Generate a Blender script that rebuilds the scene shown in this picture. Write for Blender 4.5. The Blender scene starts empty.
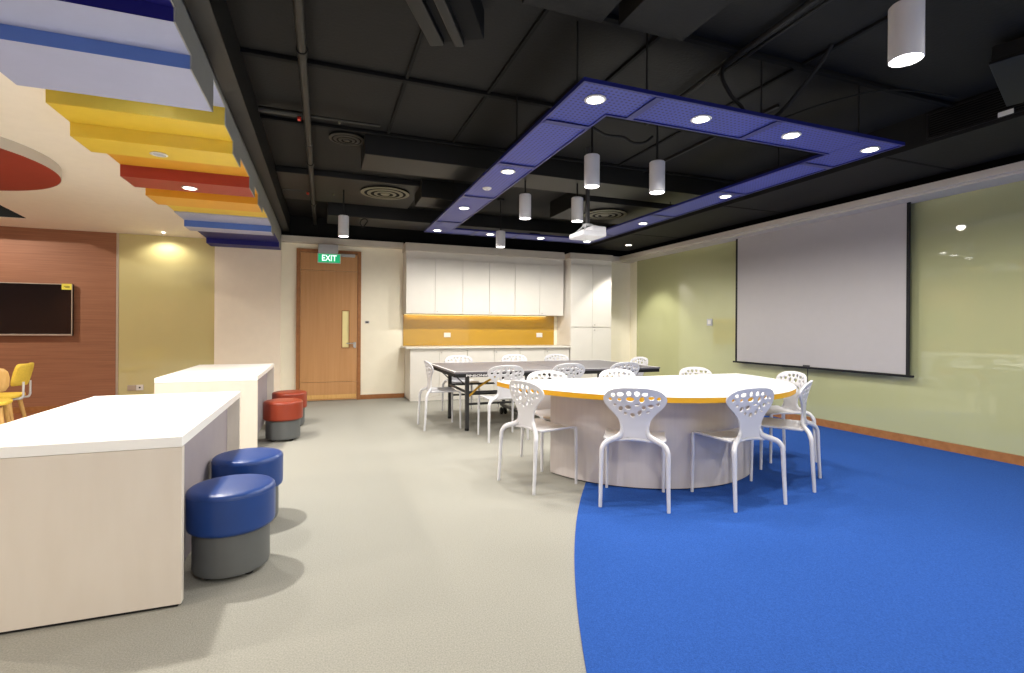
import bpy, bmesh, math, random
from mathutils import Vector, Matrix
from mathutils.geometry import delaunay_2d_cdt
random.seed(7)
PI = math.pi
scene = bpy.context.scene
COL = scene.collection

# ------------------------------------------------------------------ materials
def lin(c):
    return tuple((x/255/12.92 if x/255 <= .04045 else ((x/255+.055)/1.055)**2.4) for x in c)

def mat(name, rgb, rough=.5, spec=.5, metal=0, vary=.06, scale=9, bump=0, bump_scale=200, coat=0, stretch=None, second=None, emit=None, strength=0):
    m = bpy.data.materials.new(name); m.use_nodes = True
    nt = m.node_tree; b = nt.nodes['Principled BSDF']
    c = lin(rgb)
    b.inputs['Roughness'].default_value = rough
    b.inputs['Specular IOR Level'].default_value = spec
    b.inputs['Metallic'].default_value = metal
    b.inputs['Coat Weight'].default_value = coat
    b.inputs['Coat Roughness'].default_value = .03
    tc = nt.nodes.new('ShaderNodeTexCoord'); mp = nt.nodes.new('ShaderNodeMapping')
    nt.links.new(tc.outputs['Object'], mp.inputs['Vector'])
    if stretch: mp.inputs['Scale'].default_value = stretch
    nz = nt.nodes.new('ShaderNodeTexNoise'); nz.inputs['Scale'].default_value = scale; nz.inputs['Detail'].default_value = 5
    nt.links.new(mp.outputs['Vector'], nz.inputs['Vector'])
    mx = nt.nodes.new('ShaderNodeMix'); mx.data_type = 'RGBA'
    c2 = lin(second) if second else tuple(x*(1+vary) for x in c)
    c1 = c if second else tuple(x*(1-vary) for x in c)
    mx.inputs[6].default_value = (*c1, 1); mx.inputs[7].default_value = (*c2, 1)
    rp = nt.nodes.new('ShaderNodeMapRange'); rp.inputs[1].default_value = .3; rp.inputs[2].default_value = .7
    nt.links.new(nz.outputs['Fac'], rp.inputs[0]); nt.links.new(rp.outputs[0], mx.inputs[0])
    nt.links.new(mx.outputs[2], b.inputs['Base Color'])
    if bump:
        n2 = nt.nodes.new('ShaderNodeTexNoise'); n2.inputs['Scale'].default_value = bump_scale
        nt.links.new(mp.outputs['Vector'], n2.inputs['Vector'])
        bp = nt.nodes.new('ShaderNodeBump'); bp.inputs['Strength'].default_value = bump; bp.inputs['Distance'].default_value = .01
        nt.links.new(n2.outputs['Fac'], bp.inputs['Height']); nt.links.new(bp.outputs['Normal'], b.inputs['Normal'])
    if emit:
        b.inputs['Emission Color'].default_value = (*lin(emit), 1); b.inputs['Emission Strength'].default_value = strength
    return m

def perforated(name, rgb, hole):
    m = mat(name, rgb, .45, .4, vary=.04)
    nt = m.node_tree; b = nt.nodes['Principled BSDF']
    src = b.inputs['Base Color'].links[0].from_socket
    tc = nt.nodes.new('ShaderNodeTexCoord'); sx = nt.nodes.new('ShaderNodeSeparateXYZ')
    nt.links.new(tc.outputs['Object'], sx.inputs[0])
    def math_(op, a, v=None, w=None):
        n = nt.nodes.new('ShaderNodeMath'); n.operation = op
        for i, q in enumerate((a, v)):
            if q is None: continue
            if isinstance(q, (int, float)): n.inputs[i].default_value = q
            else: nt.links.new(q, n.inputs[i])
        return n.outputs[0]
    pitch = .033
    ds = []
    for ax in (0, 1):
        f = math_('FRACT', math_('DIVIDE', sx.outputs[ax], pitch))
        d = math_('SUBTRACT', f, .5); ds.append(math_('MULTIPLY', d, d))
    r2 = math_('ADD', ds[0], ds[1])
    fac = math_('LESS_THAN', r2, .062)
    mx = nt.nodes.new('ShaderNodeMix'); mx.data_type = 'RGBA'
    nt.links.new(fac, mx.inputs[0]); nt.links.new(src, mx.inputs[6]); mx.inputs[7].default_value = (*lin(hole), 1)
    nt.links.new(mx.outputs[2], b.inputs['Base Color'])
    return m

def emissive(name, rgb, strength):
    m = mat(name, (240, 240, 240) if min(rgb) > 80 else rgb, emit=rgb, strength=strength, vary=.01)
    return m

M = {}
M['white'] = mat('white_laminate', (222, 218, 210), .38, .45, vary=.02, scale=4)
M['plastic'] = mat('white_plastic', (208, 208, 213), .33, .5, vary=.01)
M['wallpaint'] = mat('cream_wall_paint', (246, 240, 220), .7, .3, vary=.015, bump=.05, bump_scale=300)
M['column'] = mat('pale_column_paint', (246, 234, 216), .65, .3, vary=.015)
M['creamceil'] = mat('cream_ceiling_paint', (250, 241, 226), .75, .2, vary=.015)
M['black'] = mat('black_ceiling_paint', (14, 13.5, 12.5), .7, .3, vary=.2, scale=3, bump=.15, bump_scale=40)
M['blackdeep'] = mat('matte_black', (14, 14, 14), .8, .2, vary=.1)
M['darkmetal'] = mat('dark_grey_metal', (14.5, 14, 13), .5, .4, vary=.1)
M['charcoal'] = mat('charcoal_steel', (50, 50, 52), .45, .5, vary=.05)
M['greyfascia'] = mat('grey_fascia_paint', (150, 150, 146), .6, .3, vary=.03)
M['pelmet'] = mat('pelmet_paint', (202, 195, 184), .6, .3, vary=.02)
M['carpet'] = mat('beige_grey_carpet', (143, 142, 134), .95, .1, scale=160, second=(168, 166, 157), bump=.5, bump_scale=350)
M['bluecarpet'] = mat('blue_carpet', (40, 76, 146), .95, .08, scale=150, second=(50, 92, 174), bump=.5, bump_scale=350)
M['timberfloor'] = mat('timber_floor', (130, 78, 52), .4, .4, scale=6, stretch=(1, 8, 1), second=(158, 100, 66))
M['wood'] = mat('oak_door_veneer', (190, 140, 90), .42, .4, scale=3.2, stretch=(7, 7, .3), second=(199, 150, 100))
M['woodframe'] = mat('oak_trim', (146, 96, 54), .45, .4, scale=5, stretch=(4, 4, 4), second=(166, 112, 66))
M['woodwall'] = mat('brown_wood_panelling', (142, 96, 72), .5, .35, scale=4, stretch=(.5, .5, 26), second=(162, 112, 84))
M['greenglass'] = mat('green_back_painted_glass', (178, 180, 136), .02, .5, vary=.02, scale=1.5, coat=1)
M['oliveglass'] = mat('olive_back_painted_glass', (202, 192, 138), .03, .5, vary=.02, scale=1.5, coat=1)
M['ochreglass'] = mat('ochre_glass_splashback', (184, 142, 38), .08, .5, vary=.03, scale=3, coat=.6)
M['screen'] = mat('screen_fabric', (178, 174, 173), .85, .15, vary=.01)
M['tablebase'] = mat('pale_grained_laminate', (194, 187, 186), .5, .35, scale=4, stretch=(8, 8, .7), second=(200, 193, 191))
M['desklam'] = mat('desk_laminate', (212, 203, 191), .45, .4, scale=3, stretch=(4, 4, .8), second=(216, 208, 197))
M['deskinner'] = mat('grey_inner_panel', (150, 142, 148), .6, .3, vary=.03)
M['tabletop'] = mat('white_table_top', (240, 240, 238), .3, .5, vary=.01)
M['yellowedge'] = mat('yellow_edge_band', (232, 172, 26), .45, .4, vary=.03)
M['bluevinyl'] = mat('blue_vinyl', (20, 58, 124), .38, .5, vary=.05, bump=.04, bump_scale=500)
M['redvinyl'] = mat('red_vinyl', (140, 52, 28), .38, .5, vary=.05, bump=.04, bump_scale=500)
M['greybase'] = mat('grey_vinyl', (92, 94, 94), .5, .4, vary=.05)
M['blueperf'] = perforated('blue_perforated_metal', (56, 66, 154), (20, 24, 84))
M['bluemetal'] = mat('blue_metal_edge', (12, 22, 104), .4, .5, vary=.03)
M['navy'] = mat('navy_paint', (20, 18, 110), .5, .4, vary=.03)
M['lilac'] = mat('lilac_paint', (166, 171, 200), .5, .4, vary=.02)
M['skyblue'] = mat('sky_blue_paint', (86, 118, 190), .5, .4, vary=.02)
M['yellow'] = mat('yellow_paint', (224, 190, 60), .45, .4, vary=.02)
M['amber'] = mat('amber_paint', (222, 160, 46), .45, .4, vary=.02)
M['red'] = mat('red_paint', (160, 56, 40), .5, .4, vary=.02)
M['lens'] = emissive('lamp_lens', (255, 250, 240), 9)
M['ledstrip'] = emissive('led_strip_glow', (255, 222, 110), 1.3)
M['exitgreen'] = emissive('exit_sign_green', (10, 150, 96), .5)
M['exitwhite'] = emissive('exit_letter_white', (225, 255, 245), .55)
M['tvglass'] = mat('tv_glass', (10, 11, 16), .06, .5, vary=.1, coat=.4)
M['chrome'] = mat('brushed_steel', (190, 188, 182), .28, .5, metal=1, vary=.03)
M['silver'] = mat('silver_trim', (196, 186, 172), .35, .5, metal=.6, vary=.03)
M['stickeryellow'] = mat('yellow_sticker', (226, 214, 84), .6, .3, vary=.04)
M['ink'] = mat('dark_ink', (70, 66, 30), .6, .3)
M['pinglass'] = mat('table_tennis_top', (98, 95, 100), .4, .5, vary=.03)
M['lineswhite'] = mat('white_line_paint', (225, 222, 222), .5, .4)
M['strap'] = mat('yellow_strap', (206, 160, 52), .6, .3, vary=.1)
M['rubber'] = mat('black_rubber', (24, 24, 24), .7, .3)
M['doorpane'] = mat('pale_yellow_pane', (214, 200, 136), .15, .5, vary=.03, emit=(214, 200, 136), strength=.12)
M['yellowfabric'] = mat('yellow_fabric', (238, 204, 84), .85, .2, vary=.06, scale=60, bump=.1)
M['lightwood'] = mat('light_beech', (206, 160, 92), .45, .4, scale=5, stretch=(8, 8, 1), second=(220, 178, 112))
M['redpaint'] = mat('red_valve_paint', (190, 40, 24), .5, .4)
M['brown_pipe'] = mat('dark_pipe_paint', (38, 36, 31), .5, .4, vary=.1)
M['plate'] = mat('socket_plate', (222, 220, 214), .4, .4, vary=.02)
M['plategrey'] = mat('grey_plate', (176, 178, 182), .4, .4, vary=.02)
M['diffuser'] = mat('diffuser_metal', (112, 108, 88), .5, .4, vary=.05)

# ------------------------------------------------------------------ mesh builder
class MB:
    def __init__(s): s.bm = bmesh.new(); s.mi = 0
    def _tag(s, n0):
        s.bm.faces.ensure_lookup_table()
        for f in s.bm.faces[n0:]: f.material_index = s.mi
    def box(s, a, b, bev=0, seg=2, mtx=None):
        bm2 = bmesh.new()
        bmesh.ops.create_cube(bm2, size=1)
        c = [(a[i]+b[i])/2 for i in range(3)]; d = [abs(b[i]-a[i]) for i in range(3)]
        for v in bm2.verts: v.co = Vector((c[0]+v.co.x*d[0], c[1]+v.co.y*d[1], c[2]+v.co.z*d[2]))
        if bev: bmesh.ops.bevel(bm2, geom=bm2.edges[:], offset=min(bev, min(d)*.45), segments=seg, affect='EDGES', profile=.5)
        s._merge(bm2, mtx); return s
    def _merge(s, bm2, mtx=None):
        if mtx is not None: bm2.transform(mtx)
        for f in bm2.faces: f.material_index = s.mi
        me = bpy.data.meshes.new('tmp'); bm2.to_mesh(me); bm2.free()
        s.bm.from_mesh(me); bpy.data.meshes.remove(me)
    def raw(s, verts, faces):
        n0 = len(s.bm.faces); vs = [s.bm.verts.new(v) for v in verts]
        for f in faces:
            try: s.bm.faces.new([vs[i] for i in f])
            except ValueError: pass
        s._tag(n0); return s
    def prism(s, poly, z0, z1, axis='z', bev=0):
        bm2 = bmesh.new(); n = len(poly)
        def P(p, z): return {'z': (p[0], p[1], z), 'x': (z, p[0], p[1]), 'y': (p[0], z, p[1])}[axis]
        lo = [bm2.verts.new(P(p, z0)) for p in poly]; hi = [bm2.verts.new(P(p, z1)) for p in poly]
        bm2.faces.new(lo[::-1]); bm2.faces.new(hi)
        for i in range(n): bm2.faces.new((lo[i], lo[(i+1) % n], hi[(i+1) % n], hi[i]))
        bmesh.ops.recalc_face_normals(bm2, faces=bm2.faces[:])
        if bev:
            ed = [e for e in bm2.edges if len(e.link_faces) == 2 and e.calc_face_angle(0) > .6]
            bmesh.ops.bevel(bm2, geom=ed, offset=bev, segments=2, affect='EDGES', profile=.5)
        s._merge(bm2); return s
    def lathe(s, prof, c=(0, 0, 0), n=40, a0=0, a1=2*PI):
        full = abs(a1-a0-2*PI) < 1e-6; k = n if full else n+1
        vs = []; fs = []
        for i in range(k):
            t = a0+(a1-a0)*i/n
            for r, z in prof: vs.append((c[0]+r*math.cos(t), c[1]+r*math.sin(t), c[2]+z))
        m = len(prof)
        for i in range(n):
            j = (i+1) % k
            for q in range(m-1): fs.append((i*m+q, j*m+q, j*m+q+1, i*m+q+1))
        bm2 = bmesh.new(); vv = [bm2.verts.new(v) for v in vs]
        for f in fs: bm2.faces.new([vv[i] for i in f])
        bmesh.ops.remove_doubles(bm2, verts=bm2.verts[:], dist=1e-5)
        bmesh.ops.recalc_face_normals(bm2, faces=bm2.faces[:])
        s._merge(bm2); return s
    def cyl(s, c, r, h, n=32, bev=.004):
        b = min(bev, r*.3, abs(h)*.3)
        return s.lathe([(0, 0), (r-b, 0), (r, b), (r, h-b), (r-b, h), (0, h)], c, n)
    def tube(s, pts, rad, n=10, flat=None, smooth=0):
        pts = [Vector(p) for p in pts]
        if not hasattr(rad, '__len__'): rad = [rad]*len(pts)
        if flat is None: flat = [1]*len(pts)
        if smooth:
            P2, R2, F2 = [], [], []
            for i in range(len(pts)-1):
                p0 = pts[max(i-1, 0)]; p1 = pts[i]; p2 = pts[i+1]; p3 = pts[min(i+2, len(pts)-1)]
                for q in range(smooth):
                    t = q/smooth
                    P2.append(.5*((2*p1)+(p2-p0)*t+(2*p0-5*p1+4*p2-p3)*t*t+(3*p1-p0-3*p2+p3)*t**3))
                    R2.append(rad[i]*(1-t)+rad[i+1]*t); F2.append(flat[i]*(1-t)+flat[i+1]*t)
            P2.append(pts[-1]); R2.append(rad[-1]); F2.append(flat[-1]); pts, rad, flat = P2, R2, F2
        bm2 = bmesh.new(); rings = []; up = None
        for i, p in enumerate(pts):
            t = (pts[min(i+1, len(pts)-1)]-pts[max(i-1, 0)]).normalized()
            if up is None:
                up = Vector((0, 1, 0)) if abs(t.y) < .8 else Vector((0, 0, 1))
            u = (up-t*up.dot(t)).normalized(); w = t.cross(u); up = u
            rings.append([bm2.verts.new(p+(u*flat[i]*math.cos(2*PI*k/n)+w*math.sin(2*PI*k/n))*rad[i]) for k in range(n)])
        for a, b in zip(rings, rings[1:]):
            for k in range(n): bm2.faces.new((a[k], a[(k+1) % n], b[(k+1) % n], b[k]))
        bm2.faces.new(rings[0][::-1]); bm2.faces.new(rings[-1])
        bmesh.ops.recalc_face_normals(bm2, faces=bm2.faces[:])
        s._merge(bm2); return s
    def build(s, name, m, parent=None, loc=None, rz=0, angle=40):
        me = bpy.data.meshes.new(name); s.bm.to_mesh(me); s.bm.free()
        for q in (m if isinstance(m, (list, tuple)) else [m]): me.materials.append(q)
        for p in me.polygons: p.use_smooth = True
        me.set_sharp_from_angle(angle=math.radians(angle))
        o = bpy.data.objects.new(name, me); COL.objects.link(o)
        wn = o.modifiers.new('weighted_normal', 'WEIGHTED_NORMAL'); wn.keep_sharp = True
        if parent is not None: o.parent = parent
        if loc is not None: o.location = loc
        o.rotation_euler.z = rz
        return o

def tag(o, label, cat, group=None, kind=None):
    o['label'] = label; o['category'] = cat
    if group: o['group'] = group
    if kind: o['kind'] = kind
    return o
def thing(name, label, cat, loc=(0, 0, 0), rz=0, group=None):
    o = bpy.data.objects.new(name, None); COL.objects.link(o); o.empty_display_size = .1
    o.location = loc; o.rotation_euler.z = rz
    return tag(o, label, cat, group)
def struct(name, mb, m, label=None):
    o = mb.build(name, m); o['kind'] = 'structure'
    if label: o['label'] = label
    return o
def copy_thing(root, loc, rz, label, group=None):
    r = root.copy(); COL.objects.link(r); r.location = loc; r.rotation_euler.z = rz; r['label'] = label
    if group: r['group'] = group
    for ch in list(root.children):
        c = ch.copy(); COL.objects.link(c); c.parent = r
        for g in list(ch.children):
            d = g.copy(); COL.objects.link(d); d.parent = c
    return r
def text_mesh(txt, size, depth=.002):
    cu = bpy.data.curves.new('lettering', 'FONT'); cu.body = txt; cu.size = size; cu.extrude = depth; cu.offset = size*.018
    cu.align_x = 'CENTER'; cu.align_y = 'CENTER'
    o = bpy.data.objects.new('lettering', cu); COL.objects.link(o)
    bpy.context.view_layer.update()
    me = bpy.data.meshes.new_from_object(o.evaluated_get(bpy.context.evaluated_depsgraph_get()))
    bpy.data.objects.remove(o); return me

# ------------------------------------------------------------------ camera
cam = bpy.data.cameras.new('camera'); co = bpy.data.objects.new('camera', cam); COL.objects.link(co)
F, CX, HY, YAW, ROLL, H = 504., 512., 328.35, .359, .0062, 1.21
cam.sensor_fit = 'HORIZONTAL'; cam.sensor_width = 36; cam.lens = 36*F/1024
cam.shift_y = (HY-336.5)/1024; cam.clip_start = .05
sy, cy, sr, cr = math.sin(YAW), math.cos(YAW), math.sin(ROLL), math.cos(ROLL)
fw = Vector((sy, cy, 0)); rt = Vector((cy*cr, -sy*cr, sr)); up = Vector((-cy*sr, sy*sr, cr))
co.matrix_world = Matrix(((rt.x, up.x, -fw.x, 0), (rt.y, up.y, -fw.y, 0), (rt.z, up.z, -fw.z, H), (0, 0, 0, 1)))
scene.camera = co

# ------------------------------------------------------------------ shell
XR, YF, XL, YB, ZC = 5.91, 8.85, -6.5, -3.5, 3.0
struct('floor', MB().box((XL, YB, -.1), (XR+.1, YF+.1, 0)), M['carpet'], 'beige grey carpet over the whole room')
# blue carpet zone with a curved edge
ccx, ccy, cR = 9.76, -2.07, 9.6
poly = []
for i in range(81):
    t = math.radians(189)-(math.radians(189)-math.radians(113.65))*i/80
    p = (ccx+cR*math.cos(t), ccy+cR*math.sin(t))
    if p[0] < XR: poly.append(p)
poly += [(XR, 6.72), (XR, YB), (poly[0][0], YB)]
struct('floor_blue_zone', MB().prism(poly, .0005, .004), M['bluecarpet'], 'blue carpet zone with curved edge')
struct('floor_timber_zone', MB().box((XL, 7.2, .0005), (-2.0, YF, .004)), M['timberfloor'], 'brown timber floor by the wood wall')
struct('wall_back', MB().box((XL, YF, 0), (XR, YF+.1, ZC+.6)), M['wallpaint'])
struct('wall_right', MB().box((XR, YB, 0), (XR+.1, YF+.1, ZC+.6)), M['wallpaint'])
struct('wall_left', MB().box((XL-.1, YB, 0), (XL, YF+.1, ZC+.6)), M['woodwall'])
struct('wall_front', MB().box((XL-.1, YB-.1, 0), (XR+.1, YB, .25)).box((XL-.1, YB-.1, 2.75), (XR+.1, YB, ZC+.6)).box((XL-.1, YB-.1, .25), (-3.2, YB, 2.75)), M['woodwall'], 'wood wall behind the camera with a wide opening added to let in fill light')  # wide opening is invented, so the world light can brighten the room
struct('ceiling', MB().box((-.63, YB, ZC), (XR, YF, ZC+.12)), M['black'], 'black painted concrete ceiling slab')
# black band above the pelmets
struct('trim_1', MB().box((-.63, YF-.02, 2.655), (XR-.02, YF-.001, ZC)), M['blackdeep'], 'black band above the back wall pelmet')
struct('trim_2', MB().box((XR-.02, YB, 2.66), (XR-.001, YF-.02, ZC)), M['blackdeep'], 'black band above the right wall pelmet')
# pelmets
struct('trim_3', MB().box((-.625, 8.70, 2.565), (1.28, YF, 2.66), .004).box((1.28, 8.47, 2.50), (4.22, YF, 2.632), .004).box((4.22, 8.24, 2.5), (5.12, YF, 2.60), .004).box((5.12, 8.70, 2.56), (XR, YF, 2.66), .004), M['pelmet'], 'pale pelmet along the back wall')
struct('trim_4', MB().box((5.555, YB, 2.592), (XR, 8.70, 2.66), .004).box((5.60, YB, 2.57), (XR, 8.70, 2.592), .003), M['pelmet'], 'pale pelmet along the right wall')
# skirtings
struct('baseboard_right', MB().box((XR-.028, YB, 0), (XR, 8.60, .09), .003), M['woodframe'])
struct('baseboard_back', MB().box((.60, YF-.02, 0), (1.33, YF, .075), .003), M['woodframe'])
# left column beside the door
struct('wall_column', MB().box((-1.55, 8.79, 0), (-.63, YF, 2.56)), M['column'], 'pale wall section between olive glass and door')

# cream ceiling over the left area, curving down to the back wall, with a square opening
def cz(y): return 2.66 if y < 7.3 else 2.66-.11*((y-7.3)/1.55)**1.3
ys = [YB, 0, 3, 6.2, 7.3, 7.6, 7.9, 8.1, 8.35, 8.5, 8.65, YF]
mb = MB()
def strip(x0, x1, yy):
    for a, b in zip(yy, yy[1:]):
        mb.raw([(x0, a, cz(a)), (x1, a, cz(a)), (x1, b, cz(b)), (x0, b, cz(b)), (x0, a, cz(a)+.1), (x1, a, cz(a)+.1), (x1, b, cz(b)+.1), (x0, b, cz(b)+.1)],
               [(0, 3, 2, 1), (4, 5, 6, 7), (0, 1, 5, 4), (2, 3, 7, 6), (1, 2, 6, 5), (3, 0, 4, 7)])
strip(-3.6, -1.6, ys); strip(XL, -3.6, [y for y in ys if y <= 6.2]); strip(XL, -3.6, [y for y in ys if y >= 8.35])
struct('ceiling_left', mb, M['creamceil'], 'cream ceiling over the left area')
struct('ceiling_opening', MB().box((XL, 6.0, 3.1), (-3.5, 8.5, 3.2)).box((-3.618, 6.2, 2.655), (-3.602, 8.348, 3.1)).box((XL, 8.332, 2.60), (-3.619, 8.348, 3.1)), M['blackdeep'], 'dark opening in the cream ceiling')
struct('ceiling_bands_backing', MB().box((-1.6, YB, 2.76), (-.63, YF, 2.86)), M['creamceil'])
# beam between the two ceilings
struct('beam', MB().box((-.62, YB, 2.73), (-.505, YF-.02, ZC), .006), M['darkmetal'], 'dark beam edging the black ceiling')

# coloured ceiling bands: y0, y1, z bottom, face colour, bottom colour, label
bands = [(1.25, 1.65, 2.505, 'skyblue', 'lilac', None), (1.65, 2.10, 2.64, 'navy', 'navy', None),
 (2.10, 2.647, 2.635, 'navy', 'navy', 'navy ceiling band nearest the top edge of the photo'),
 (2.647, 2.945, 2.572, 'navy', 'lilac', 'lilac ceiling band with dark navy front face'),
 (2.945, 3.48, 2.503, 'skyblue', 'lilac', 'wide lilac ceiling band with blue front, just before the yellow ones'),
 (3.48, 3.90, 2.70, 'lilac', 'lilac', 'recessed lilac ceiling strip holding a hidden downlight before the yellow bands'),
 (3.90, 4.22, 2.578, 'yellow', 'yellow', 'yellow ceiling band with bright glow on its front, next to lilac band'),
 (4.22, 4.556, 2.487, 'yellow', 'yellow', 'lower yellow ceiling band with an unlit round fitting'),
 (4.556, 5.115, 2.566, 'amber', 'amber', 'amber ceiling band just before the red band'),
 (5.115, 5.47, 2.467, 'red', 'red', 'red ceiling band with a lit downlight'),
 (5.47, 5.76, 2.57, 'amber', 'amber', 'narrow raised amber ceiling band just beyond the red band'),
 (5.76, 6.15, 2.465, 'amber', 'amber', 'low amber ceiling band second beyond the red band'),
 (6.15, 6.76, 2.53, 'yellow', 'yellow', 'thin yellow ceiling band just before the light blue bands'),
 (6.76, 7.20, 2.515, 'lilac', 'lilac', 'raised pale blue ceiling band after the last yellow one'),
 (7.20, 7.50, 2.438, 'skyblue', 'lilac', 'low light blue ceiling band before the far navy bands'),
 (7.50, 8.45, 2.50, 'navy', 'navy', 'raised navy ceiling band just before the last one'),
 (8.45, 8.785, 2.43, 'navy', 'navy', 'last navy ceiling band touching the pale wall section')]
fpoly = []
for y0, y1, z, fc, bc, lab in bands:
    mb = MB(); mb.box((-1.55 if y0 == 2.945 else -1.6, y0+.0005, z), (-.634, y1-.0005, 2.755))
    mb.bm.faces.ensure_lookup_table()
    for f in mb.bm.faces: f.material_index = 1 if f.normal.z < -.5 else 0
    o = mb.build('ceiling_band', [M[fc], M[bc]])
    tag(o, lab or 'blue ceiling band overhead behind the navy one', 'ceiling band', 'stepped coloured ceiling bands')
    fpoly += [(y0, z), (y1, z)]
fpoly = [(y, z) for y, z in fpoly] + [(8.785, 2.757), (1.25, 2.757)]
tag(MB().prism(fpoly, -.6335, -.6265, 'x').build('ceiling_fascia', M['greyfascia']), 'grey saw-toothed fascia closing the ends of the coloured ceiling bands', 'fascia')
# red disc
d = thing('ceiling_disc', 'round red ceiling disc with pale rim', 'ceiling disc', (-3.365, 5.49, 2.57))
MB().lathe([(0, 0), (1.140, 0), (1.140, .002), (0, .002)], n=72).build('red_face', M['red'], d)
MB().lathe([(1.137, .0025), (1.145, 0), (1.145, .09), (0, .09), (0, .0025)], n=72).build('rim', M['pelmet'], d)

# ------------------------------------------------------------------ back wall, left part
tag(MB().box((XL, 8.825, .09), (-2.80, YF-.001, 2.555)).build('wall_panelling', M['woodwall']), 'brown horizontally grained wood panelling behind the television', 'wall panel')
tag(MB().box((XL, 8.815, .005), (-2.80, YF-.001, .09), .003).build('skirting_board', M['woodframe']), 'brown skirting board under the wood panelling', 'skirting')
g = thing('glass_panel', 'olive glossy glass wall panel right of the wood panelling', 'glass panel', (-2.17, 8.83, 0))
MB().box((-.60, 0, .02), (.615, .019, 2.55), .002).build('pane', M['oliveglass'], g)
MB().box((-.628, -.008, .005), (-.60, .019, 2.55), .002).build('edge_trim', M['silver'], g)
# television
tv = thing('television', 'black wall television with thin silver frame and yellow sticker', 'television', (-3.96, 8.825, 1.07))
MB().box((-.68, -.065, 0), (.68, -.025, .72), .004).build('housing', M['rubber'], tv)
MB().box((-.665, -.068, .025), (.665, -.0655, .708)).build('screen', M['tvglass'], tv)
mb = MB()
mb.box((-.68, -.072, 0), (.68, -.0655, .022), .002); mb.box((-.68, -.072, .71), (.68, -.0655, .72), .001)
mb.box((-.68, -.072, .022), (-.668, -.0655, .71), .001); mb.box((.668, -.072, .022), (.68, -.0655, .71), .001)
mb.build('bezel', M['silver'], tv)
MB().box((-.2, -.024, .2), (.2, -.001, .55)).build('wall_bracket', M['charcoal'], tv)
st = MB().box((.56, -.0745, .64), (.672, -.0725, .722)).build('sticker', M['stickeryellow'], tv)
MB().box((.585, -.0755, .682), (.65, -.0747, .690)).box((.60, -.0755, .668), (.65, -.0747, .675)).build('printed_lines', M['ink'], st)
# floor level socket on olive glass
sk = thing('wall_socket', 'white twin socket plate low on the olive glass panel', 'socket', (-2.57, 8.829, .31))
MB().box((-.085, -.012, -.04), (.02, -.001, .04), .003).build('blank_plate', M['silver'], sk)
MB().box((.022, -.012, -.04), (.11, -.001, .04), .003).build('socket_plate', M['plate'], sk)
MB().cyl((0, 0, 0), .012, .004, 16).build('socket_hole', M['rubber'], sk, (.066, -.012, 0)).rotation_euler = (PI/2, 0, 0)

# ------------------------------------------------------------------ door
dr = bpy.data.objects.new('door_1', None); COL.objects.link(dr); dr.location = (.097, YF, 0); dr['kind'] = 'structure'; dr['label'] = 'oak door with narrow vision panel and exit sign above'
mb = MB()
mb.box((-.50, -.05, 0), (-.442, -.001, 2.48), .004).box((.442, -.05, 0), (.50, -.001, 2.48), .004).box((-.442, -.05, 2.425), (.442, -.001, 2.48), .004)
mb.build('door_frame', M['woodframe'], dr)
wx0, wx1, wz0, wz1 = .205, .308, .875, 1.48
mb = MB()
for z0, z1 in ((.012, .306), (.311, 2.135), (2.14, 2.42)):
    if z0 == .311:
        mb.box((-.44, -.04, z0), (wx0, -.002, z1), .002).box((wx1, -.04, z0), (.44, -.002, z1), .002)
        mb.box((wx0, -.04, z0), (wx1, -.002, wz0)).box((wx0, -.04, wz1), (wx1, -.002, z1))
    else: mb.box((-.44, -.04, z0), (.44, -.002, z1), .002)
mb.build('door_leaf', M['wood'], dr)
MB().box((wx0, -.022, wz0), (wx1, -.012, wz1)).build('vision_pane', M['doorpane'], dr)
mb = MB(); fr = .012
mb.box((wx0-fr, -.045, wz0-fr), (wx0, -.039, wz1+fr)).box((wx1, -.045, wz0-fr), (wx1+fr, -.039, wz1+fr)).box((wx0, -.045, wz1), (wx1, -.039, wz1+fr)).box((wx0, -.045, wz0-fr), (wx1, -.039, wz0))
mb.build('pane_bead', M['woodframe'], dr)
mb = MB(); mb.tube([(.405, -.04, .945), (.405, -.085, .945), (.39, -.09, .945), (.27, -.09, .945)], .010, 10, smooth=4)
mb.box((.380, -.048, .875), (.425, -.0405, .965), .003); mb.tube([(.405, -.048, .88), (.405, -.056, .88)], .016, 14)
mb.build('door_handle', M['chrome'], dr)
MB().box((-.43, -.046, .035), (.43, -.0405, .10), .002).build('kick_strip', M['lightwood'], dr)
MB().box((.14, -.10, 2.375), (.40, -.041, 2.42), .006).tube([(.16, -.08, 2.40), (-.10, -.13, 2.40)], .008).build('door_closer', M['plategrey'], dr)
# exit sign, hung from the pelmet in front of the door head
ex = thing('exit_sign', 'green illuminated EXIT sign above the oak door', 'exit sign', (.088, 8.60, 2.235))
MB().box((-.175, -.018, 0), (.175, .018, .155), .004).build('sign_body', M['plate'], ex)
MB().box((-.165, -.0195, .010), (.165, -.0185, .145)).build('green_panel', M['exitgreen'], ex)
MB().box((-.165, -.045, .158), (.135, .045, .30), .006).build('battery_housing', M['plategrey'], ex)
me = text_mesh('EXIT', .135, .001); me.materials.append(M['exitwhite'])
t = bpy.data.objects.new('lettering', me); COL.objects.link(t); t.parent = ex; t.location = (0, -.0212, .077); t.rotation_euler = (PI/2, 0, 0); t.scale = (.82, 1, 1)
cs = thing('call_button', 'small dark wall button right of the oak door', 'wall button', (.70, YF, 1.30))
MB().box((-.035, -.012, -.02), (.035, -.001, .02), .004).build('back_plate', M['plategrey'], cs)
MB().box((-.022, -.024, -.012), (.022, -.0122, .012), .006).build('button', M['charcoal'], cs)

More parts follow.
